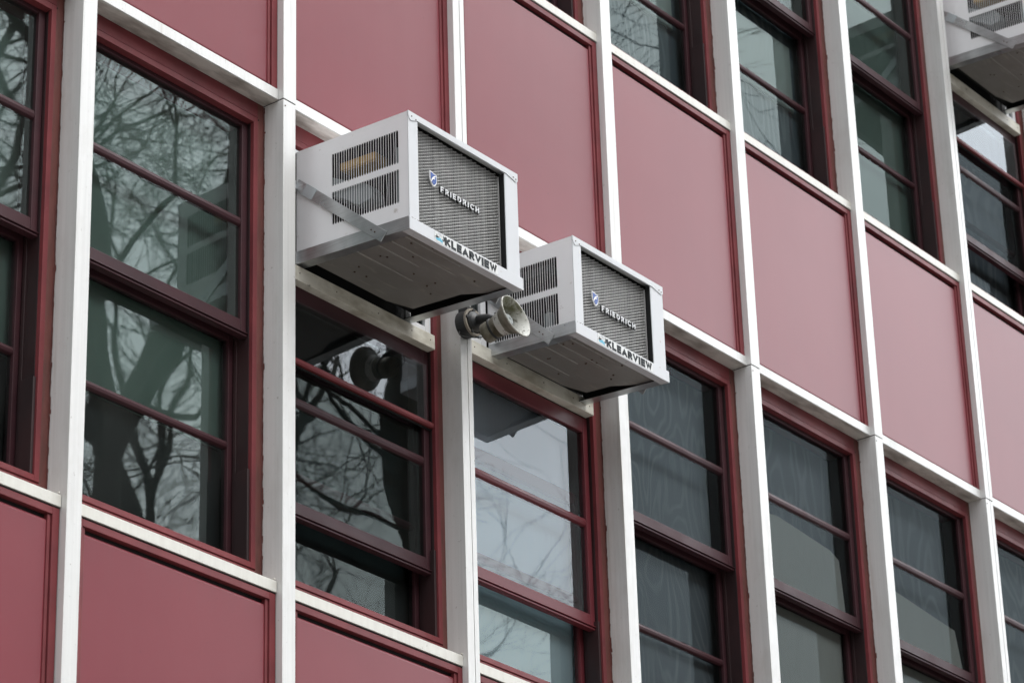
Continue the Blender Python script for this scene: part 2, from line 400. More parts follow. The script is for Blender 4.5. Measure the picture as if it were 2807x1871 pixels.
# --- windows
IL, IR = .107, 1.093
def frame_mesh():
    mb = MB()
    # outer band (brownish, slightly back), inner band, groove
    for a, b in ((XL, .0785), (1.1215, XR)):
        mb.box(a, b, .112, .25, -2.18, .0, 1)
    for a, b in ((.0815, IL), (IR, 1.1185)):
        mb.box(a, b, YF, .128, -2.124, -.0745, 0)
    mb.box(.0815, IL + .0005, .1285, .26, -2.124, -.0745, 3); mb.box(IR - .0005, 1.1185, .1285, .26, -2.124, -.0745, 3)
    mb.box(.0785, 1.1215, .112, .25, -.0705, -.0005, 0)
    mb.box(IL, IR, YF, .26, -.103, -.0745, 0)
    mb.box(IL, IR, YF, .26, -2.124, -2.100, 0)
    mb.box(.0785, 1.1215, .112, .25, -2.18, -2.128, 0)
    mb.box(.0785, 1.1215, .13, .24, -.0748, -.0702, 2); mb.box(.0785, 1.1215, .13, .24, -2.129, -2.123, 2)
    for x in (.0783, 1.1183): mb.box(x, x + .0034, .128, .24, -2.13, -.07, 2)
    for x in (.089, 1.1205): mb.tube([(x, YF - .001, -.083), (x, YF + .004, -.083)], .004, 8, 2)
    # parting strip and stop inside the tracks
    for a, b in ((IL, IL + .008), (IR - .008, IR)):
        mb.box(a, b, .190, .206, -2.1, -.103, 3)
        mb.box(a + (0 if a < .5 else -.006), b + (.006 if a < .5 else 0), .118, .188, -2.1, -1.70, 3)
    rj = random.Random(77)
    for xx in (XR - .0003, XL + .0003):
        zs = -2.17; prev = None
        while zs < -.01:
            d_ = .1075 - abs(rj.gauss(0, .0017)) - (.006 if rj.random() < .05 else 0)
            z2_ = min(zs + rj.uniform(.008, .035), -.008)
            mb.add([(xx, d_, zs), (xx, .1118, zs), (xx, .1118, z2_), (xx, d_ + rj.uniform(-.001, .001), z2_)], [(0, 1, 2, 3)], 1)
            zs = z2_
            if z2_ >= -.0081: break
    return mb.mesh('window', [M['red'], M['redouter'], M['dark'], M['track']])
def sash_mesh(y, stile, zt, zg, m0, m1, r0, r1, mat, ledge):
    """frame of one sash with a muntin between its two panes"""
    a, b = IL + .002, IR - .002
    mb = MB()
    mb.box(a, a + stile, y, y + .036, r1, zt); mb.box(b - stile, b, y, y + .036, r1, zt)
    mb.box(a + stile + .0003, b - stile - .0003, y + .001, y + .036, zg, zt)
    c = (m0 + m1) / 2; h = (m0 - m1) / 2
    mb.prism_x(a + stile + .0003, b - stile - .0003, [(y + .016, m0), (y + .004, m0 - h * .35), (y + .001, c + h * .05), (y + .004, m1 + h * .45), (y + .014, m1 + h * .15), (y + .03, m1 + h * .1), (y + .03, m0)])
    mb.box(a + stile + .0003, b - stile - .0003, y + .001, y + .036, r1, r0)
    if ledge:
        mb.box(a, b, y - .012, y + .02, r1 - .006, r1 - .001); mb.box(a, b, y - .006, y + .03, r1 - .018, r1 - .009)
    return mb.mesh('sash', mat)
def pane_mesh(y, x0, x1, spans, mat):
    mb = MB()
    for z1, z0 in spans: mb.add([(x0, y, z0), (x1, y, z0), (x1, y, z1), (x0, y, z1)], [(0, 1, 2, 3)])
    return mb.mesh('pane', mat, fix=False)
fm = frame_mesh()
US = {m: sash_mesh(.142, .035, -.046, -.123, -.556, -.606, -1.033, -1.088, M[m], True) for m in ('redsash', 'redlit')}
LS = {m: sash_mesh(.2125, .029, -1.05, -1.105, -1.553, -1.594, -2.06, -2.10, M[m], False) for m in ('redsash', 'redlit')}
gx0, gx1 = IL + .034, IR - .034
UP = {m: pane_mesh(.157, gx0, gx1, ((-.12, -.575), (-.59, -1.036)), M[m]) for m in ('glass', 'glassdull', 'glassmid', 'glassnew')}
LP = {m: pane_mesh(.229, gx0 - .004, gx1 + .004, ((-1.10, -1.565), (-1.58, -2.065)), M[m]) for m in ('glass', 'glassdull', 'glassmid', 'glassnew')}
def reveal_mesh():
    """dark inner reveal behind the sashes, closed at the back"""
    mb = MB()
    mb.box(.02, .070, .262, .42, -2.2, 0); mb.box(1.130, 1.18, .262, .42, -2.2, 0)
    mb.box(.070, 1.130, .262, .42, -.08, .0); mb.box(.070, 1.130, .262, .42, -2.2, -2.13)
    mb.box(.02, 1.18, .421, .44, -2.2, 0)
    return mb.mesh('reveal', M['jamb'])
rv = reveal_mesh()
def board_mesh(name, mat, z0, z1, y=.285, x0=.074, x1=1.126):
    return MB().box(x0, x1, y, y + .012, z0, z1).mesh(name, mat)

WIN = {}   # per window choices: (bay, storey) -> glass, boards, drop
def window(k, n, glass='glass', lglass=None, boards=(), drop=0.0, paintm='redsash', label=None, room=False):
    w = put('window', fm, bld, (k * W, 0, F(n)), .0015, label)
    put('sash', US[paintm], w, (0, 0, -drop), .0025)
    put('sash', LS[paintm], w, (0, 0, 0), .0025)
    put('pane', UP[glass], w, (0, 0, -drop)); put('pane', LP[lglass or glass], w)
    if not room: put('reveal', rv, w)
    for nm, me, lb in boards: put(nm, me, w, label=lb)
    WIN[(k, n)] = w
    return w
full = lambda nm, m: (nm, board_mesh(nm, M[m], -2.12, -.085), None)
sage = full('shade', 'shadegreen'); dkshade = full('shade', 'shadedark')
ply = full('plywood_board', 'ply'); ply2 = full('plywood_board', 'ply2')
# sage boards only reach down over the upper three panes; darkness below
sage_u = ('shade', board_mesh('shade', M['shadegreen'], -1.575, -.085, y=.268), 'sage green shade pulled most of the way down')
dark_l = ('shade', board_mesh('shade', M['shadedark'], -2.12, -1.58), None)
pale4 = ('plywood_board', MB().prism_y(.190, .195, [(.15, -1.035), (1.03, -1.035), (1.00, -.72), (.92, -.685), (.42, -.64), (.26, -.66), (.15, -.74)]).mesh('plywood_board', M['palesheet']), 'pale green patch behind the lower panes')
pale4b = ('plywood_board', board_mesh('plywood_board', M['palesheet'], -2.1, -1.10, y=.255), None)  # pale patches in the panes, drawn as cut sheets
pale5 = ('plywood_board', MB().prism_y(.190, .195, [(.15, -1.035), (1.05, -1.035), (.99, -.79), (.15, -.71)]).mesh('plywood_board', M['palesheet']), 'pale green patch behind the lower panes')
pale_shade = ('shade', board_mesh('shade', M['shadepale'], -2.1, -.70, y=.262, x1=1.10), 'pale blue grey shade')

window(-2, 0, boards=(sage_u, dark_l))
window(-1, 0, boards=(sage_u, dark_l), label='sash window at the edge with sage shade behind branch reflections')
window(0, 0, boards=(sage_u, dark_l), label='tall sash window with sage shade and tree reflections')
window(1, 0, boards=(dkshade,), drop=.704, glass='glassmid', lglass='glassmid', label='dark window below the larger air conditioner')
window(2, 0, boards=(pale_shade,), drop=.636, glass='glassnew', lglass='glass', paintm='redlit', label='window with bright pale shade and lowered sash')
window(3, 0, boards=(ply,), glass='glassdull', label='window boarded with slate plywood')
window(4, 0, boards=(ply2, pale4, pale4b), glass='glassdull', label='window with plywood and pale green patch')
window(5, 0, boards=(ply2, pale5, ('plywood_board', pale4b[1], None)), glass='glassdull')
window(6, 0, boards=(ply,), glass='glassdull')
window(7, 0, boards=(ply2,), glass='glassdull')
window(8, 0, boards=(ply,), glass='glassdull')
plyU = full('plywood_board', 'ply2')
plyUp = ('plywood_board', board_mesh('plywood_board', M['palesheet'], -1.585, -1.16, y=.275, x1=1.03), 'pale green strip of board behind the pane')
for k in (-2, -1, 0, 1):
    window(k, 1, boards=(sage,))
window(2, 1, boards=(plyU,), glass='glassmid')
window(3, 1, boards=(plyU, plyUp), glass='glassmid')
window(4, 1, boards=(plyU, plyUp), glass='glassmid')
window(5, 1, glass='glassmid', boards=(full('shade', 'shadegreen'),), label='window of the upper storey with sage green shade')
window(6, 1, boards=(ply2,), drop=.70, glass='glassdull')
window(7, 1, boards=(plyU,), glass='glassdull')
window(8, 1, boards=(plyU,), glass='glassdull')
for k in BAYS: window(k, -1, boards=(dkshade,), glass='glassdull')

# extra storm panel in front of the lowered sash (two windows under air conditioners)
for k, n in ((1, 0), (6, 1)):
    w = WIN[(k, n)]
    mb = MB().prism_x(IL, IR, [(.118, -1.128), (.114, -1.120), (.116, -1.104), (.138, -1.100), (.138, -1.128)])
    mb.box(IL, IR, .130, .139, -1.136, -1.129, 1)
    mb.build('rail', [M['red'], M['dark']], w, bevel=.001)
    put('pane', pane_mesh(.1285, IL + .03, IR - .03, ((-.828, -1.102),), M['glassnew']), w)

# white filler frames with little side lights beside each air conditioner, angle trim below
def filler(k, n, ax0, ax1, zb):
    """ax0, ax1: unit sides measured from post k; zb: bottom of the filler"""
    w = WIN[(k, n)]
    mb = MB()
    zt = -.112; y0, y1 = .122, .150
    gl = []
    for a, b in ((IL + .002, ax0 - .004), (ax1 + .004, IR - .002)):
        t = min(.038, (b - a) * .28)
        mb.box(a, a + t, y0, y1, zb, zt); mb.box(b - t, b, y0, y1, zb, zt)
        mb.box(a + t, b - t, y0 + .001, y1, zb, zb + .045); mb.box(a + t, b - t, y0 + .001, y1, zt - .03, zt)
        gl.append((a + t, b - t))
    mb.box(ax0 - .004, ax1 + .004, y0, y1, zt - .022, zt)
    f = mb.build('filler_panel', M['acwhite'], w, bevel=.002)
    for a, b in gl:
        put('pane', pane_mesh(.138, a, b, ((zt - .03, zb + .045),), M['glassmid']), w)
    t = MB().box(IL + .001, IR - .001, .100, .150, zb - .062, zb - .002).box(IL + .001, IR - .001, .100, .112, zb - .002, zb + .006)
    for x in (.18, .42, .7, .93, 1.06): t.tube([(x, .0985, zb - .025), (x, .104, zb - .025)], .0035, 8, 1)
    t.build('angle_trim', [M['trimwhite'], M['screw']], w, bevel=.0015)
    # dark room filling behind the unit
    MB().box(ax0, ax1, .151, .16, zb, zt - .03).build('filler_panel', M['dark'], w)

# building body: base wall, floors, back wall so it stands as a solid from any side
mb = MB().box(-2 * W, 9 * W, .10, .5, 0, F(-1) - 0.001)
mb.build('base_wall', M['brick'], bld)
MB().box(-2 * W - .2, 9 * W + .2, .45, 6, .0, F(2) + .4).build('building_core', M['jamb'], bld)
MB().box(-2 * W - .15, 9 * W + .15, -.06, 6.1, F(2) + .302, F(2) + .75).build('parapet', M['white'], bld, bevel=.01)
for k in BAYS: pass

# ------------------------------------------------------------------ lettering
def arc(cx, cy, rx, ry, a0, a1, n=10):
    return [(cx + rx * math.cos(R(a0 + (a1 - a0) * i / n)), cy + ry * math.sin(R(a0 + (a1 - a0) * i / n))) for i in range(n + 1)]
GLYPH = {   # centre lines on a unit-high cell: width, strokes
    'K': (.78, [[(0, 0), (0, 1)], [(.05, .40), (.72, 1)], [(.24, .56), (.76, 0)]]), 'L': (.62, [[(0, 1), (0, 0), (.60, 0)]]),
    'E': (.62, [[(.60, 1), (0, 1), (0, 0), (.60, 0)], [(0, .51), (.54, .51)]]), 'F': (.60, [[(.58, 1), (0, 1), (0, 0)], [(0, .50), (.52, .50)]]),
    'A': (.86, [[(0, 0), (.42, 1), (.86, 0)], [(.18, .28), (.68, .28)]]), 'V': (.84, [[(0, 1), (.42, 0), (.84, 1)]]),
    'I': (.0, [[(0, 0), (0, 1)]]), 'W': (1.14, [[(0, 1), (.27, 0), (.57, .92), (.87, 0), (1.14, 1)]]),
    'R': (.68, [[(0, 0), (0, 1), (.38, 1)] + arc(.38, .74, .26, .26, 90, -90)[1:] + [(0, .48)], [(.36, .48), (.68, 0)]]),
    'D': (.76, [[(.0, 0), (0, 1), (.30, 1)] + arc(.30, .5, .44, .5, 90, -90, 14)[1:] + [(0, 0)]]),
    'C': (.78, [arc(.46, .5, .46, .5, 48, 312, 18)]), 'H': (.72, [[(0, 0), (0, 1)], [(.72, 0), (.72, 1)], [(0, .51), (.72, .51)]]),
}
def stroke_text(name, body, x0, x1, z0, z1, y, depth, mat, pen, gap, grow=0.0):
    """block lettering drawn as mitred pen strokes, fitted to a rectangle of the x-z plane facing -y"""
    h = 1 - pen; cur = 0; strokes = []
    for ch in body:
        w, st = GLYPH[ch]
        for ln in st: strokes.append([(cur + pen / 2 + x * h, pen / 2 + z * h) for x, z in ln])
        cur += w * h + pen + gap
    cur -= gap
    sx, sz = (x1 - x0) / cur, (z1 - z0)
    mb = MB(); hw = pen / 2 + grow
    for q_, ln in enumerate(strokes):
        m = len(ln); L_, R_ = [], []
        for i, p in enumerate(ln):
            p = Vector(p)
            d0 = (p - Vector(ln[i - 1])).normalized() if i else None
            d1 = (Vector(ln[i + 1]) - p).normalized() if i < m - 1 else None
            if d0 is None or d1 is None:
                d = d1 or d0; off = Vector((-d.y, d.x)) * hw
                e = d * hw * (-1 if d0 is None else 1)
                p = p + e
            else:
                n0, n1 = Vector((-d0.y, d0.x)), Vector((-d1.y, d1.x))
                b = (n0 + n1); b = b.normalized() if b.length > .3 else n0
                off = b * min(hw / max(b.dot(n0), .35), hw * 1.9)
            L_.append(p + off); R_.append(p - off)
        vs = []
        cl = lambda v: (x0 + min(max(v.x, -grow), cur + grow) * sx, z0 + min(max(v.y, -grow), 1 + grow) * sz)
        dy = y - depth - q_ * .00002
        for p, r_ in zip(L_, R_):
            a, c = cl(p), cl(r_)
            vs += [(a[0], dy, a[1]), (c[0], dy, c[1]), (a[0], y, a[1]), (c[0], y, c[1])]
        fs = []
        for i in range(m - 1):
            k = 4 * i
            fs += [(k, k + 1, k + 5, k + 4), (k, k + 4, k + 6, k + 2), (k + 1, k + 3, k + 7, k + 5)]
        fs += [(0, 2, 3, 1), (4 * m - 4, 4 * m - 3, 4 * m - 1, 4 * m - 2)]
        mb.add(vs, fs)
    return mb.mesh(name, mat)

# ------------------------------------------------------------------ air conditioners
def air_conditioner(label, x0, x1, yf, ztop, louv, cab_h, loc, strip_r, foam=True):
    """x0..x1 sides and yf front face in building x/y; ztop front top edge relative to the head line at loc; unit leans slightly down outwards"""
    rnd = random.Random(int(abs(x0) * 1000))
    root = thing('air_conditioner', label, 'air conditioner', loc, 'air conditioners hung out of the windows')
    ox = loc[0]
    yb = .120
    th = cab_h + .058
    def warp(x, y, z):
        s = .0317 + (.058 - .0317) * min(1, max(0, -z / th))
        return (x, y, z + ztop - (yf - y) * -s * 1.0)
    # note: (yf - y) is negative towards the wall -> z rises towards the wall
    def wp(x, y, z):
        s = .0317 + (.058 - .0317) * min(1, max(0, -z / th))
        return (x, y, ztop + z + (y - yf) * s)
    w = x1 - x0
    def bld_(mb, name, mats, bevel=0, parent=root, label=None, smooth=False):
        return mb.warp(wp).build(name, mats, parent, bevel=bevel, label=label, smooth=smooth)
    # cabinet: top sheet and both slotted sides
    mb = MB()
    t = .004
    mb.box(x0, x1, yf + .002, yb, -.004, 0)
    ly0, ly1 = louv                     # louvre band along y
    zr = ((-.076, -.234), (-.262, -.421))
    for s in (0, 1):
        a, b = (x0, x0 + t) if s == 0 else (x1 - t, x1)
        mb.box(a, b, yf + .002, ly0, -cab_h, -.0045); mb.box(a, b, ly1, yb, -cab_h, -.0045)
        mb.box(a, b, ly0, ly1, zr[0][0], -.0045); mb.box(a, b, ly0, ly1, zr[1][0], zr[0][1]); mb.box(a, b, ly0, ly1, -cab_h, zr[1][1])
        n = 27; p = (ly1 - ly0) / n
        for z1, z0 in zr:
            for i in range(1, n):
                c = ly0 + p * i; hw = .00115
                j0, j1 = (rnd.uniform(-.0008, .0008), rnd.uniform(-.0008, .0008)) if rnd.random() > .1 else (rnd.uniform(-.004, .004), 0)
                a2, b2 = (a, a + .0012) if s == 0 else (b - .0012, b)
                mb.add([(a2, c - hw, z0), (a2, c + hw, z0), (b2, c + hw, z0), (b2, c - hw, z0),
                        (a2, c - hw + j0, (z0 + z1) / 2), (a2, c + hw + j0, (z0 + z1) / 2), (b2, c + hw + j0, (z0 + z1) / 2), (b2, c - hw + j0, (z0 + z1) / 2),
                        (a2, c - hw + j1, z1), (a2, c + hw + j1, z1), (b2, c + hw + j1, z1), (b2, c - hw + j1, z1)],
                       [(0, 1, 5, 4), (1, 2, 6, 5), (2, 3, 7, 6), (3, 0, 4, 7), (4, 5, 9, 8), (5, 6, 10, 9), (6, 7, 11, 10), (7, 4, 8, 11)])
            # rounded slot ends
            for i in range(n):
                c0 = ly0 + p * i + .0021; c1 = ly0 + p * (i + 1) - .0021; m_ = (c0 + c1) / 2; q = (c1 - c0) / 2
                for zz, sg in ((z1, -1), (z0, 1)):
                    for (u0, u1) in ((c0, m_ - q * .45), (c1, m_ + q * .45)):
                        mb.add([(a, u0, zz), (a, u1, zz), (a, u0, zz + sg * .007), (a + (.0012 if s == 0 else -.0012), u0, zz), (a + (.0012 if s == 0 else -.0012), u1, zz), (a + (.0012 if s == 0 else -.0012), u0, zz + sg * .007)],
                               [(0, 1, 2), (3, 5, 4), (1, 4, 5, 2)])
    bld_(mb, 'cabinet', M['acwhite'])
    # folded front frame
    mb = MB()
    sl = .0625
    mb.box(x0 - .001, x0 + sl, yf - .001, yf + .003, -cab_h, -.0285)
    mb.box(x1 - strip_r, x1 + .001, yf - .001, yf + .003, -cab_h, -.0285)
    mb.prism_y(yf - .004, yf + .004, [(x0 - .002, .001), (x1 + .002, .001), (x1 + .002, -.036), (x1 - .012, -.044), (x1 - strip_r + .01, -.0275), (x0 + sl - .004, -.0275), (x0 + .016, -.043), (x0 + .004, -.034), (x0 - .002, -.02)])
    mb.box(x0 + sl - .003, x0 + sl, yf + .003, yf + .05, -cab_h, -.03, 2); mb.box(x1 - strip_r, x1 - strip_r + .003, yf + .003, yf + .05, -cab_h, -.03, 2)  # inner returns painted black to read as a shaded gap
    for x, z in ((x0 + .02, -.02), (x0 + .048, -.026), (x1 - .03, -.026), (x1 - .012, -.03)):
        mb.tube([(x, yf - .006, z), (x, yf - .003, z)], .0032, 8, 1)
    for i in range(5):
        x = x0 + .01 + i * .012 + rnd.uniform(-.003, .003)
        mb.box(x, x + .006, yf - .0022, yf - .001, -cab_h - .002, -cab_h + .004 + rnd.uniform(0, .003), 1)
    bld_(mb, 'front_frame', [M['acfront'], M['screw'], M['dark']], .0012)
    # black lining that paints the shade inside, and the pieces seen through the slots
    mb = MB().box(x0 + .11, x1 - .11, yf + .09, yb, -cab_h + .01, -.012)
    mb.box(x0 + .005, x1 - .005, yf + .075, yb, -cab_h + .004, -cab_h + .0095).box(x0 + .005, x1 - .005, yf + .05, yb, -.010, -.0055)
    mb.box(x0 + .005, x1 - .005, yf + .076, yf + .086, -cab_h + .01, -.0105)
    bld_(mb, 'black_lining', M['dark'])
    if foam:
        mb = MB().box(x0 + .02, x0 + .105, ly0 + .145, ly1 - .030, -.160, -.122).box(x0 + .022, x0 + .10, ly0 + .146, ly1 - .05, -.168, -.161)
        bld_(mb, 'foam_strip', M['foam'], .003)
        mb = MB()
        mb.prism_x(x0 + .015, x0 + .10, [(ly1 + .02, -.175), (ly1 - .10, -.235), (ly1 - .17, -.262), (ly1 - .20, -.30), (ly1 - .20, -.345), (ly1 - .13, -.36), (ly1 - .06, -.31), (ly1 + .02, -.27)])
        bld_(mb, 'fan_shroud', M['motor'], .006)
        mb = MB().box(x0 + .012, x0 + .02, ly0 - .004, ly0 + .036, -.43, -.15)
        bld_(mb, 'bracket', M['motor'])
    else:
        mb = MB().box(x0 + .03, x0 + .105, ly0 + .06, ly1 - .012, -.13, -.085)
        bld_(mb, 'foam_strip', M['jamb'], .003)
        mb = MB().box(x0 + .02, x0 + .05, ly0 + .055, ly0 + .09, -.41, -.335)
        bld_(mb, 'bracket', M['motor'], .002)
    # condenser core and expanded metal guard
    cx0, cx1 = x0 + sl + .001, x1 - strip_r - .010
    yc = yf + .030
    mb = MB().box(cx0, cx1, yc + .012, yc + .022, -cab_h + .002, -.03)
    bld_(mb, 'condenser_coil', M['fincore'])
    mb = MB()
    a_x, a_z, b_z = .0137, .0062, .0149
    nx = int((cx1 - cx0) / a_x) + 1
    for i in range(nx):
        for j in range(-nx, 60):
            x = cx0 + a_x * (i + .5); z = -cab_h + .006 + j * b_z + i * a_z
            if z < -cab_h + .004 or z > -.034 or x > cx1 - .004: continue
            # bond of the mesh: a short ledge tipped up to the sky, and two slanting strands below it
            jz = rnd.uniform(-.0005, .0005); l = .0056 + rnd.uniform(-.0008, .0008); sh = a_z / a_x * l
            mb.add([(x - l, yc - .002, z - .0018 - sh + jz), (x + l, yc - .002, z - .0018 + sh + jz), (x + l, yc + .005, z + .0020 + sh + jz), (x - l, yc + .005, z + .0020 - sh + jz)], [(0, 1, 2, 3)], 0)
            mb.add([(x - l, yc - .002, z - .0018 - sh + jz), (x - l, yc - .001, z - .0032 - sh), (x + l, yc - .001, z - .0032 + sh), (x + l, yc - .002, z - .0018 + sh + jz)], [(0, 1, 2, 3)], 1)
            for sx in (-1, 1):
                mb.add([(x + sx * l * .8, yc - .001, z), (x + sx * l * .8 + .0015, yc - .001, z), (x + sx * a_x * .5 + .0015, yc + .005, z - b_z * .5), (x + sx * a_x * .5, yc + .005, z - b_z * .5)], [(0, 1, 2, 3)], 1)
    mb.box(cx1 - .003, cx1 + .001, yc - .006, yc + .012, -cab_h + .002, -.045, 1)
    bld_(mb, 'coil_guard', [M['fin'], M['finstrand']])
    mb = MB()                                         # return bends at the end of the coil
    for j in range(int((cab_h - .12) / .036)):
        z = -.075 - j * .036
        pts = [(cx1 + .002, yc + .012, z)] + [(cx1 + .004 + .013 * math.sin(an), yc + .012, z - .009 + .009 * math.cos(an)) for an in (R(20), R(55), R(90), R(125), R(160))] + [(cx1 + .002, yc + .012, z - .018)]
        mb.tube(pts, .0045, 6)
    bld_(mb, 'return_bends', M['black'], smooth=True)
    # badge: shield and raised letters
    sx = x0 + .165
    def shield(s, cx, cz):
        pr = [(-.024, .033), (-.010, .031), (.024, .024), (.0245, -.005), (.021, -.018), (.012, -.030), (.002, -.036), (-.008, -.030), (-.018, -.016), (-.023, -.002)]
        return [(cx + x * s, cz + z * s) for x, z in pr]
    cx, cz = sx + .024, -.246 + .0 - (.036 - .002) + .036 - .036 if False else -.2425
    cx = sx + .024
    mb = MB()
    yg = yc - .006
    mb.prism_y(yg - .004, yg, shield(1.0, cx, cz), 0)
    mb.prism_y(yg - .0055, yg - .0041, shield(.80, cx, cz), 1)
    sw = [(-.0185, -.016), (-.013, -.004), (-.004, .008), (.008, .0155), (.0195, .0175), (.0195, .0145), (.010, .0105), (.003, .004), (.007, .0025), (.012, .004), (.008, -.001), (.0, -.0005), (-.008, -.008), (-.0145, -.019)]
    n = len(sw)
    mb.add([(cx + x, yg - .0060, cz + z) for x, z in sw], [tuple(range(n))], 0)
    bld_(mb, 'badge', [M['badgewhite'], M['blue']])
    lx0, lx1 = x0 + .237, x0 + .4985
    me = stroke_text('badge_lettering', 'FRIEDRICH', lx0, lx1, -.2845, -.2590, yg - .002, .004, M['badgewhite'], .175, .40)
    for v in me.vertices: v.co = wp(*v.co)
    put('badge_lettering', me, root)
    me = stroke_text('badge_lettering', 'FRIEDRICH', lx0 + .0005, lx1 + .0015, -.2870, -.2605, yg + .004, .0065, M['black'], .175, .40, grow=.07)
    for v in me.vertices: v.co = wp(*v.co)
    put('badge_lettering', me, root, label='black backing of the raised white letters')
    # support tray: white front flange with decal, aluminium side angles, drip pan
    ty = yf - .007; tx0, tx1 = x0 - .008, x1 + .014
    zt, zb = -cab_h - .0005, -cab_h - .0575
    mb = MB().box(tx0, tx1, ty, ty + .003, zb, zt).box(tx0 + .004, tx1 - .004, ty + .003, ty + .045, zb, zb + .003)
    bld_(mb, 'tray', [M['acfront']], .001)
    for s in (0, 1):
        mb = MB()
        a, b = (tx0, tx0 + .003) if s == 0 else (tx1 - .003, tx1)
        mb.box(a, b, ty + .0035, yb - .004, zb + .001, zt + .004)
        l0, l1 = (tx0 + .003, tx0 + .055) if s == 0 else (tx1 - .055, tx1 - .003)
        mb.box(l0, l1, ty + .046, yb - .004, zb + .001, zb + .004)
        bld_(mb, 'side_angle', M['alu'], .0008)
    mb = MB()
    zp = zb + .010
    mb.prism_y(ty + .01, yb - .10, [(tx0 + .02, zp), (tx1 - .105, zp), (tx1 - .105, zp + .003), (tx0 + .02, zp + .003)])
    mb.add([(tx0 + .02, yb - .10, zp), (tx1 - .105, yb - .10, zp), (tx1 - .24, yb - .06, zp), (tx0 + .02, yb - .06, zp)], [(0, 1, 2, 3)])
    mb.add([(tx1 - .105, ty + .01, zp), (tx1 - .03, ty + .01, zp), (tx1 - .03, ty + .12, zp), (tx1 - .105, ty + .26, zp)], [(0, 1, 2, 3)])
    for i, (yy, l0, l1) in enumerate(((yf + .07, .06, .62), (yf + .145, .07, .70), (yf + .215, .05, .48), (yf + .33, .04, .62))):
        mb.prism_x(tx0 + l0, tx0 + l1 * (w - .05), [(yy, zp), (yy + .004, zp - .0035), (yy + .009, zp - .0035), (yy + .013, zp)])
    for i in range(13):
        x, yy = tx0 + .09 + rnd.random() * (w - .22), yf + .05 + rnd.random() * (yb - yf - .18)
        mb.tube([(x, yy, zp - .004), (x, yy, zp + .001)], .0042, 8, 1)
    bld_(mb, 'drip_pan', [M['pan'], M['screw']])
    mb = MB().box(tx0 + .0036, tx1 - .0036, yf + .012, yb - .005, zt - .004, zt - .0025).box(tx1 - .0062, tx1 - .0034, ty + .05, yb - .006, zb + .0045, zt + .002)
    mb.box(tx0 + .0034, tx0 + .0062, ty + .13, yb - .006, zb + .0045, zt + .002).box(tx1 - .0562, tx1 - .0065, ty + .05, yb - .006, zb + .0042, zb + .0052).box(tx1 - .0562, tx1 - .0552, ty + .05, yb - .006, zb + .0012, zb + .0042)
    bld_(mb, 'black_lining', M['dark'])  # black plates over the bright flange, standing in for shade
    # decal
    dx0, dx1 = x0 + .156, x0 + .585
    dz0, dz1 = zb + .006, zt - .004
    mb = MB().box(dx0, dx1, ty - .0008, ty - .0001, dz0, dz1)
    h = dz1 - dz0
    def poly(pts, mi, off=.0014):
        mb.add([(dx0 + x, ty - off, dz0 + z * h) for x, z in pts], [tuple(range(len(pts)))], mi)
    poly([(.004, .30), (.012, .42), (.022, .40), (.030, .56), (.040, .50), (.047, .40), (.056, .40), (.050, .22), (.052, .05), (.043, .16), (.030, .20), (.014, .18)], 1)
    poly([(.002, .50), (.010, .56), (.012, .80), (.016, .62), (.024, .58), (.030, .62), (.024, .46), (.012, .40)], 2, .0018)
    poly([(.048, .50), (.056, .54), (.060, .40), (.054, .30)], 2, .0018)
    poly([(.022, .95), (.044, .93), (.046, .84), (.024, .86)], 3)
    poly([(.028, .80), (.046, .78), (.046, .72), (.030, .74)], 3)
    poly([(.054, .90), (.058, .92), (.060, .80), (.066, .82), (.064, .62), (.070, .40), (.062, .42), (.058, .60)], 2, .0018)
    bld_(mb, 'decal', [M['sticker'], M['cyan'], M['ink'], M['palegrey']])
    me = stroke_text('decal_lettering', 'KLEARVIEW', x0 + .222, x0 + .579, dz0 + h * .08, dz0 + h * .92, ty - .0009, .0004, M['ink'], .31, .10)
    for v in me.vertices: v.co = wp(*v.co)
    put('decal_lettering', me, root)
    # stay straps: from the tray side up to the window jamb
    for s in (0, 1):
        mb = MB()
        a, b = (tx0 - .0045, tx0 - .0008) if s == 0 else (tx1 + .0008, tx1 + .0045)
        p0 = Vector((yf + .130, -cab_h - .060)); p1 = Vector((yb - .008, -.168))
        d = (p1 - p0).normalized(); nn = Vector((-d.y, d.x)) * .026
        if nn.y > 0: nn = -nn
        pr = [p0 - nn, p0 + nn, p1 + nn, p1 - nn]
        vs = [(a, p.x, p.y) for p in pr] + [(b, p.x, p.y) for p in pr]
        mb.add(vs, [(0, 1, 2, 3), (7, 6, 5, 4), (0, 4, 5, 1), (1, 5, 6, 2), (2, 6, 7, 3), (3, 7, 4, 0)])
        # bent foot at the wall
        ft = (a - .028, b) if s == 0 else (a, b + .028)
        q0, q1 = p1 - nn, p1 + nn
        mb.box(ft[0], ft[1], yb - .0075, yb - .004, min(q0.y, q1.y), max(q0.y, q1.y))
        for f in (.11, .155):
            c = p0 + d * f * .55
            xx = a if s == 0 else b
            mb.tube([(xx - .0025, c.x, c.y - .004), (xx + .0025, c.x, c.y - .004)], .0036, 8, 1)
        st = bld_(mb, 'strap', [M['alu'], M['screw']], .0008)
        if s == 0 and foam:
            c0, c1 = p1 - d * .135, p1 - d * .06
            pr = [c0 - nn * 1.02, c0 + nn * 1.02, c1 + nn * 1.02, c1 - nn * 1.02]
            mb = MB().add([(a - .001, p.x, p.y) for p in pr], [(0, 1, 2, 3)])
            bld_(mb, 'tape', M['tape'], parent=st)
    return root

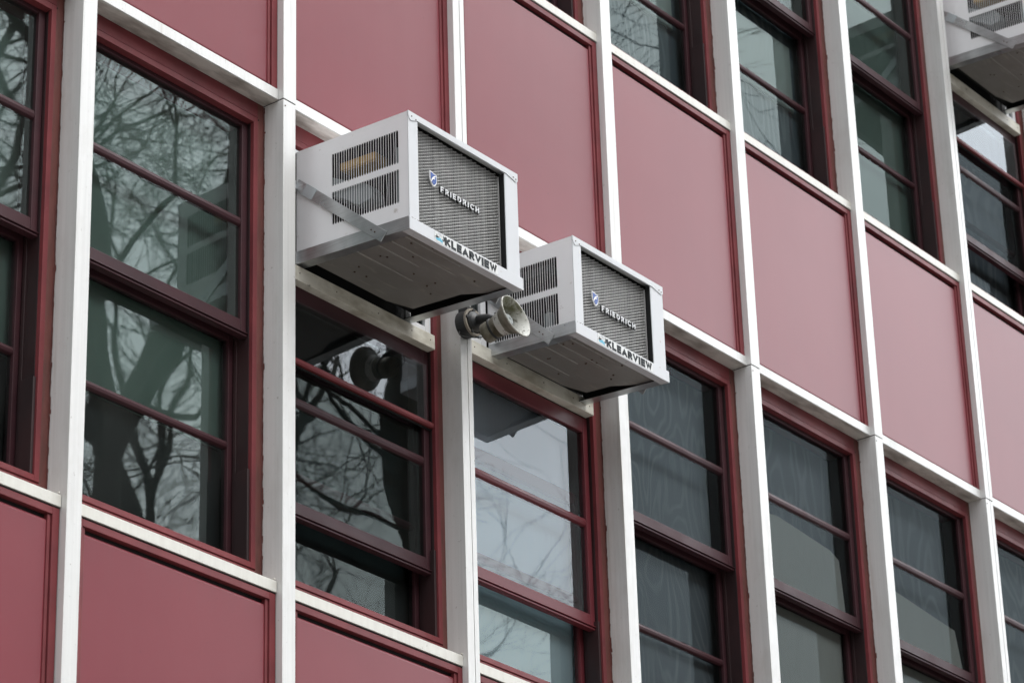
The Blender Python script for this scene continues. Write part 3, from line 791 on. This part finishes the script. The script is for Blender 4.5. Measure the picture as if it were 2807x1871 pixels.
air_conditioner('larger louvered window air conditioner with tan foam seen through its slots', 1.38, 2.132, -.50, -.147, (-.446, -.080), .503, (0, 0, F(0)), .090)
air_conditioner('smaller louvered window air conditioner behind the grey horn loudspeaker', 2.712, 3.418, -.372, -.18, (-.279, .085), .430, (0, 0, F(0)), .098, foam=False)
air_conditioner('topmost louvered air conditioner on the storey above, cut off by the picture edge', 7.40, 8.152, -.50, -.130, (-.446, -.080), .503, (0, 0, F(1)), .090)
filler(1, 0, .172, .944, -.690)
filler(2, 0, .304, 1.030, -.612)
filler(6, 1, .192, .966, -.690)

# ------------------------------------------------------------------ horn loudspeaker on post 2
hl = thing('horn_loudspeaker', 'weathered grey horn loudspeaker on a black junction box on the white post', 'loudspeaker', (0, 0, GZ))
bc = Vector((2.372, 0, -.638))
mb = MB().lathe(bc, (0, -1, 0), [(0, .062), (.002, .063), (.050, .060), (.056, .057)], 32)
mb.lathe(bc + Vector((0, -.0565, 0)), (0, -1, 0), [(0, .050), (.010, .049), (.020, .040), (.030, .022), (.034, 0.001)], 32)
for an in (20, 95, 170, 250, 320):
    c = bc + Vector((math.cos(R(an)) * .054, 0, math.sin(R(an)) * .054)); mb.tube([c + Vector((0, -.05, 0)), c + Vector((0, -.068, 0))], .0085, 10)
mb.box(bc.x - .035, bc.x + .02, -.05, .0, bc.z + .045, bc.z + .075)
mb.build('junction_box', M['boxblack'], hl, bevel=.001)
MB().lathe(bc, (0, -1, 0), [(.051, .0605), (.051, .064), (.062, .064), (.062, .0535), (.053, .0535)], 40).build('ring', M['rim'], hl, smooth=False)
ax = Vector((.054, -.967, .248)).normalized()
rim = Vector((2.360, -.297, -.687)); L = .168
o = rim - ax * L
prof_out = [(0, .001), (.0, .040), (.006, .046), (.030, .048), (.034, .0455), (.060, .047), (.075, .049), (.076, .0505), (.083, .0505), (.084, .050), (.110, .058), (.135, .070), (.155, .085), (.166, .098), (.170, .1012), (.173, .1008)]
prof_in = [(.1742, .0985), (.171, .0945), (.160, .085), (.145, .074), (.125, .064), (.105, .057), (.085, .052), (.082, .050), (.081, .001)]
horn = MB().lathe(o, ax, prof_out, 56).build('horn', M['hornout'], hl, smooth=True)
MB().lathe(o, ax, prof_in, 56).build('horn_mouth', M['hornin'], horn, smooth=True)
MB().lathe(o, ax, [(.1655, .0985), (.168, .1035), (.173, .1042), (.1755, .1015), (.1745, .0985)], 56).build('rim', M['hornrim'], horn, smooth=True)
MB().lathe(o, ax, [(.081, .036), (.110, .034), (.134, .031), (.139, .027), (.141, .022), (.1412, .006), (.139, .005), (.139, .0005)], 32).build('core', M['horngrey'], horn, smooth=True)
# swivel arm between box and horn body
p0 = bc + Vector((0, -.083, -.0)); p1 = o + ax * .055 + Vector((.0, .0, .046))
mb = MB().tube([p0, p0 + Vector((.0, -.020, .002)), (p0 + p1) / 2 + Vector((0, -.012, .004)), p1], [.024, .023, .020, .015], 14)
mb.lathe(o + ax * .046, ax, [(0, .047), (0, .0505), (.010, .0505), (.010, .047)], 40)
mb.build('swivel_arm', M['boxblack'], hl, smooth=True)
mb = MB()
pts = [(2.335, -.01, -.685), (2.318, -.02, -.690), (2.303, -.028, -.700), (2.301, -.032, -.715), (2.312, -.038, -.722), (2.335, -.05, -.722), (2.36, -.075, -.722), (2.372, -.10, -.725), (2.372, -.13, -.720), (2.366, -.16, -.742)]
mb.tube(pts, .0026, 7).build('cable', M['cable'], hl, smooth=True)

# ------------------------------------------------------------------ trees across the pavement (seen mirrored in the glass)
def bare_tree(label, base, height, r0, seed, forks, spread=.50, lean=(0, 0), trunk_frac=.5, levels=6, twig=1.0):
    rnd = random.Random(seed)
    tk, br = MB(), MB()
    def turn(d, a):
        axis = d.orthogonal().normalized(); axis.rotate(Matrix.Rotation(rnd.uniform(0, 6.283), 3, d))
        nd = d.copy(); nd.rotate(Matrix.Rotation(a, 3, axis)); return nd
    def limb(p, d, r, ln, lev, mb):
        n = (6, 5, 5, 4, 3, 3, 2, 2)[min(lev, 7)]
        pts = [p.copy()]; rad = [r]; dirs = [d]
        j = (.035, .10, .15, .2, .24, .26, .28, .3)[min(lev, 7)]
        for i in range(n):
            d = (d + Vector((rnd.gauss(0, j), rnd.gauss(0, j), rnd.gauss(0, j) + .03))).normalized()
            p = p + d * (ln / n)
            rr = r * (1 - .42 * (i + 1) / n)
            pts.append(p.copy()); rad.append(max(rr, .0028)); dirs.append(d)
        mb.tube(pts, rad, 12 if lev == 0 else 8 if lev < 3 else 4 if lev < 5 else 3, cap=False)
        return pts, dirs, rad
    def grow(p, d, r, ln, lev):
        pts, dirs, rad = limb(p, d, r, ln, lev, br)
        if lev >= levels: return
        r2, d2 = rad[-1], dirs[-1]
        for i in range(2 if rnd.random() < .65 else 3):
            a = spread * rnd.uniform(.5, 1.3) * (.5 if i == 0 else 1.1)
            grow(pts[-1], turn(d2, a), max(r2 * (.88 if i == 0 else rnd.uniform(.5, .75)), .004), ln * rnd.uniform(.68, .88), lev + 1)
        for q, dq, rq in zip(pts[1:-1], dirs[1:-1], rad[1:-1]):
            if rnd.random() < .75 * twig:
                grow(q, turn(dq, rnd.uniform(.55, 1.2)), max(rq * rnd.uniform(.18, .38), .004), ln * rnd.uniform(.5, .8), max(lev + 1, 4 if lev < 3 else lev + 1))
    base = Vector(base)
    d = Vector((lean[0], lean[1], 1)).normalized()
    top = height * trunk_frac
    pts, dirs, rad = limb(base, d, r0, top, 0, tk); dd = dirs[-1]
    for (ux, uy, uz, kr, kl) in forks:
        grow(pts[-1] - dd * .2, Vector((ux, uy, uz)).normalized(), r0 * kr, height * kl, 1)
    # root flare
    tk.tube([base + Vector((0, 0, -.1)), base + Vector((0, 0, .25)), base + Vector((0, 0, .7))], [r0 * 1.5, r0 * 1.2, r0 * .99], 12)
    root = tk.build('bare_tree', M['bark'], smooth=True)
    root['label'] = label; root['category'] = 'tree'; root['group'] = 'bare street trees mirrored in the windows'
    br.build('branches', M['bark'], root, smooth=True, fix=False)
    print('TREE', len(br.f))
    return root
bare_tree('leafless tree with a thick forked trunk mirrored in the window left of the air conditioners', (8.85, -8.0, 0), 19, .20, 11,
          ((-.10, .05, 1, .66, .17), (.75, -.1, 1.05, .60, .15), (-.6, -.3, 1, .42, .15), (.1, .6, .9, .4, .14)), trunk_frac=.60)
bare_tree('leafless tree with a leaning trunk mirrored in the dark window below an air conditioner', (11.75, -8.2, 0), 18, .22, 31,
          ((-.30, .05, 1, .74, .15), (.35, .1, 1, .5, .12), (0, -.5, 1, .45, .13)), trunk_frac=.64, lean=(-.03, 0))
bare_tree('leafless tree with dense fine twigs mirrored in the leftmost window', (6.9, -8.6, 0), 19, .22, 5,
          ((-.35, .1, 1, .7, .16), (.4, .1, 1, .7, .16), (0, -.4, 1, .5, .15)), trunk_frac=.52)
bare_tree('leafless tree mirrored low in the plywood boarded windows', (17.8, -8.4, 0), 11.2, .15, 23,
          ((-.5, .1, 1, .7, .16), (.4, .2, 1, .6, .16), (0, -.4, 1, .5, .15)), trunk_frac=.5)
bare_tree('leafless tree with crossing limbs standing behind the forked trunk', (13.6, -12.6, 0), 21, .24, 57,
          ((-.45, .1, 1, .75, .16), (.5, .1, 1, .7, .16), (.1, -.5, 1, .5, .15)), trunk_frac=.56)
bare_tree('tall leafless tree on the far side of the road with a wide thin crown', (22.0, -23.5, 0), 25, .30, 41,
          ((-.5, .1, 1, .7, .17), (.5, .2, 1, .7, .17), (0, -.5, 1, .5, .16), (.1, .4, 1, .5, .16)), trunk_frac=.42)

# unseen dark block added across the road to darken what the lower panels mirror
ob = thing('added_dark_block', 'unseen brick block added across the road to darken reflections in the lower panels', 'building', (8, -27, 0))
MB().box(-28, 20, -10, 0, 0, 17.2).build('wall', M['brickdark'], ob)
MB().box(-28.2, 20.2, -10.2, .2, 17.2, 17.6).build('cornice', M['horngrey'], ob)
wm = MB().box(-.55, .55, 0, .06, -.8, .8).box(-.5, .5, .061, .07, -.75, .75, 1).mesh('window', [M['horngrey'], M['shadedark']])
for fl in range(5):
    for k in range(14): put('window', wm, ob, (-26 + k * 3.35, 0, 2.2 + fl * 3.3))

# ------------------------------------------------------------------ camera, sky, sun
q = dict(f=8618.9, yaw=53.25414657, pitch=25.02478884, roll=-1.82136592, c=(-7.64291383, -7.74475292, -6.63107735))
cy, sy = math.cos(R(q['yaw'])), math.sin(R(q['yaw'])); cp, sp = math.cos(R(q['pitch'])), math.sin(R(q['pitch']))
f = Vector((sy * cp, cy * cp, sp)); r = Vector((cy, -sy, 0)); u = r.cross(f)
c, s = math.cos(R(q['roll'])), math.sin(R(q['roll']))
r, u = c * r + s * u, -s * r + c * u
cam = D.cameras.new('camera'); co = D.objects.new('camera', cam); COL.objects.link(co)
mw = Matrix.Identity(4)
for i in range(3): mw[i][0], mw[i][1], mw[i][2] = r[i], u[i], -f[i]
C = Vector(q['c']) + Vector((0, 0, GZ))
mw[0][3], mw[1][3], mw[2][3] = C
co.matrix_world = mw
cam.sensor_width = 36; cam.lens = q['f'] / 2807 * 36
cam.clip_start = .1; cam.clip_end = 2000
cam.dof.use_dof = True
cam.dof.focus_distance = (Vector((1.9, -.4, GZ - .45)) - C).dot(f)
cam.dof.aperture_fstop = 5.6
SC.camera = co

sun_dir = Vector((.10, -.62, .90)).normalized()     # towards the sun
elev = math.asin(sun_dir.z); rot = math.atan2(sun_dir.x, sun_dir.y)
wd = D.worlds.new('World'); SC.world = wd; wd.use_nodes = True
nt = wd.node_tree; bg = nt.nodes['Background']
sky = N(nt, 'ShaderNodeTexSky'); sky.sky_type = 'NISHITA'; sky.sun_disc = False
sky.sun_elevation = elev; sky.sun_rotation = rot; sky.air_density = 1.0; sky.dust_density = 2.0; sky.ozone_density = 1.0
hs = N(nt, 'ShaderNodeHueSaturation', Saturation=.22, Value=1.0); nt.links.new(sky.outputs[0], hs.inputs['Color'])
tc = N(nt, 'ShaderNodeTexCoord')
mp = N(nt, 'ShaderNodeMapping'); mp.inputs['Scale'].default_value = (1, 1, 2.2); nt.links.new(tc.outputs['Generated'], mp.inputs['Vector'])
nz = N(nt, 'ShaderNodeTexNoise', Scale=2.6, Detail=7, Roughness=.55); nt.links.new(mp.outputs['Vector'], nz.inputs['Vector'])
mr = N(nt, 'ShaderNodeMapRange'); nt.links.new(nz.outputs['Fac'], mr.inputs['Value'])
mr.inputs['From Min'].default_value = .3; mr.inputs['From Max'].default_value = .7
cl = mix_col(nt, mr.outputs['Result'], (13.0, 13.6, 14.4), (17.5, 17.8, 18.2))   # cloud deck
sp_ = N(nt, 'ShaderNodeSeparateXYZ'); nt.links.new(tc.outputs['Generated'], sp_.inputs[0])
gr = N(nt, 'ShaderNodeMapRange'); nt.links.new(sp_.outputs['Z'], gr.inputs['Value'])
gr.inputs['From Min'].default_value = .0; gr.inputs['From Max'].default_value = 1; gr.inputs['To Min'].default_value = .30; gr.inputs['To Max'].default_value = 1.75
cl = mix_col(nt, 1.0, cl, gr.outputs['Result'], 'MULTIPLY')      # an overcast sky brightens towards the zenith
vd = N(nt, 'ShaderNodeVectorMath', operation='DOT_PRODUCT'); nt.links.new(tc.outputs['Generated'], vd.inputs[0]); vd.inputs[1].default_value = Vector((.80, -.46, .40)).normalized()
gl_ = N(nt, 'ShaderNodeMapRange', interpolation_type='SMOOTHSTEP'); nt.links.new(vd.outputs['Value'], gl_.inputs['Value'])
gl_.inputs['From Min'].default_value = .62; gl_.inputs['From Max'].default_value = .97; gl_.inputs['To Min'].default_value = .88; gl_.inputs['To Max'].default_value = 2.6
cl = mix_col(nt, 1.0, cl, gl_.outputs['Result'], 'MULTIPLY')     # bright patch added to the sky that panes and panels mirror
fin = mix_col(nt, .85, hs.outputs['Color'], cl)
nt.links.new(fin, bg.inputs['Color']); bg.inputs['Strength'].default_value = .122
sl = D.lights.new('sun', 'SUN'); sl.energy = 1.5; sl.angle = R(25); sl.color = (1, .96, .9)
so = D.objects.new('sun', sl); COL.objects.link(so)
so.rotation_euler = (-sun_dir).to_track_quat('-Z', 'Y').to_euler(); so.location = (0, -20, 30)

SC.view_settings.view_transform = 'Standard'; SC.view_settings.look = 'None'; SC.view_settings.exposure = 0
SC.cycles.max_bounces = 8; SC.cycles.transparent_max_bounces = 16
SC.cycles.use_denoising = True
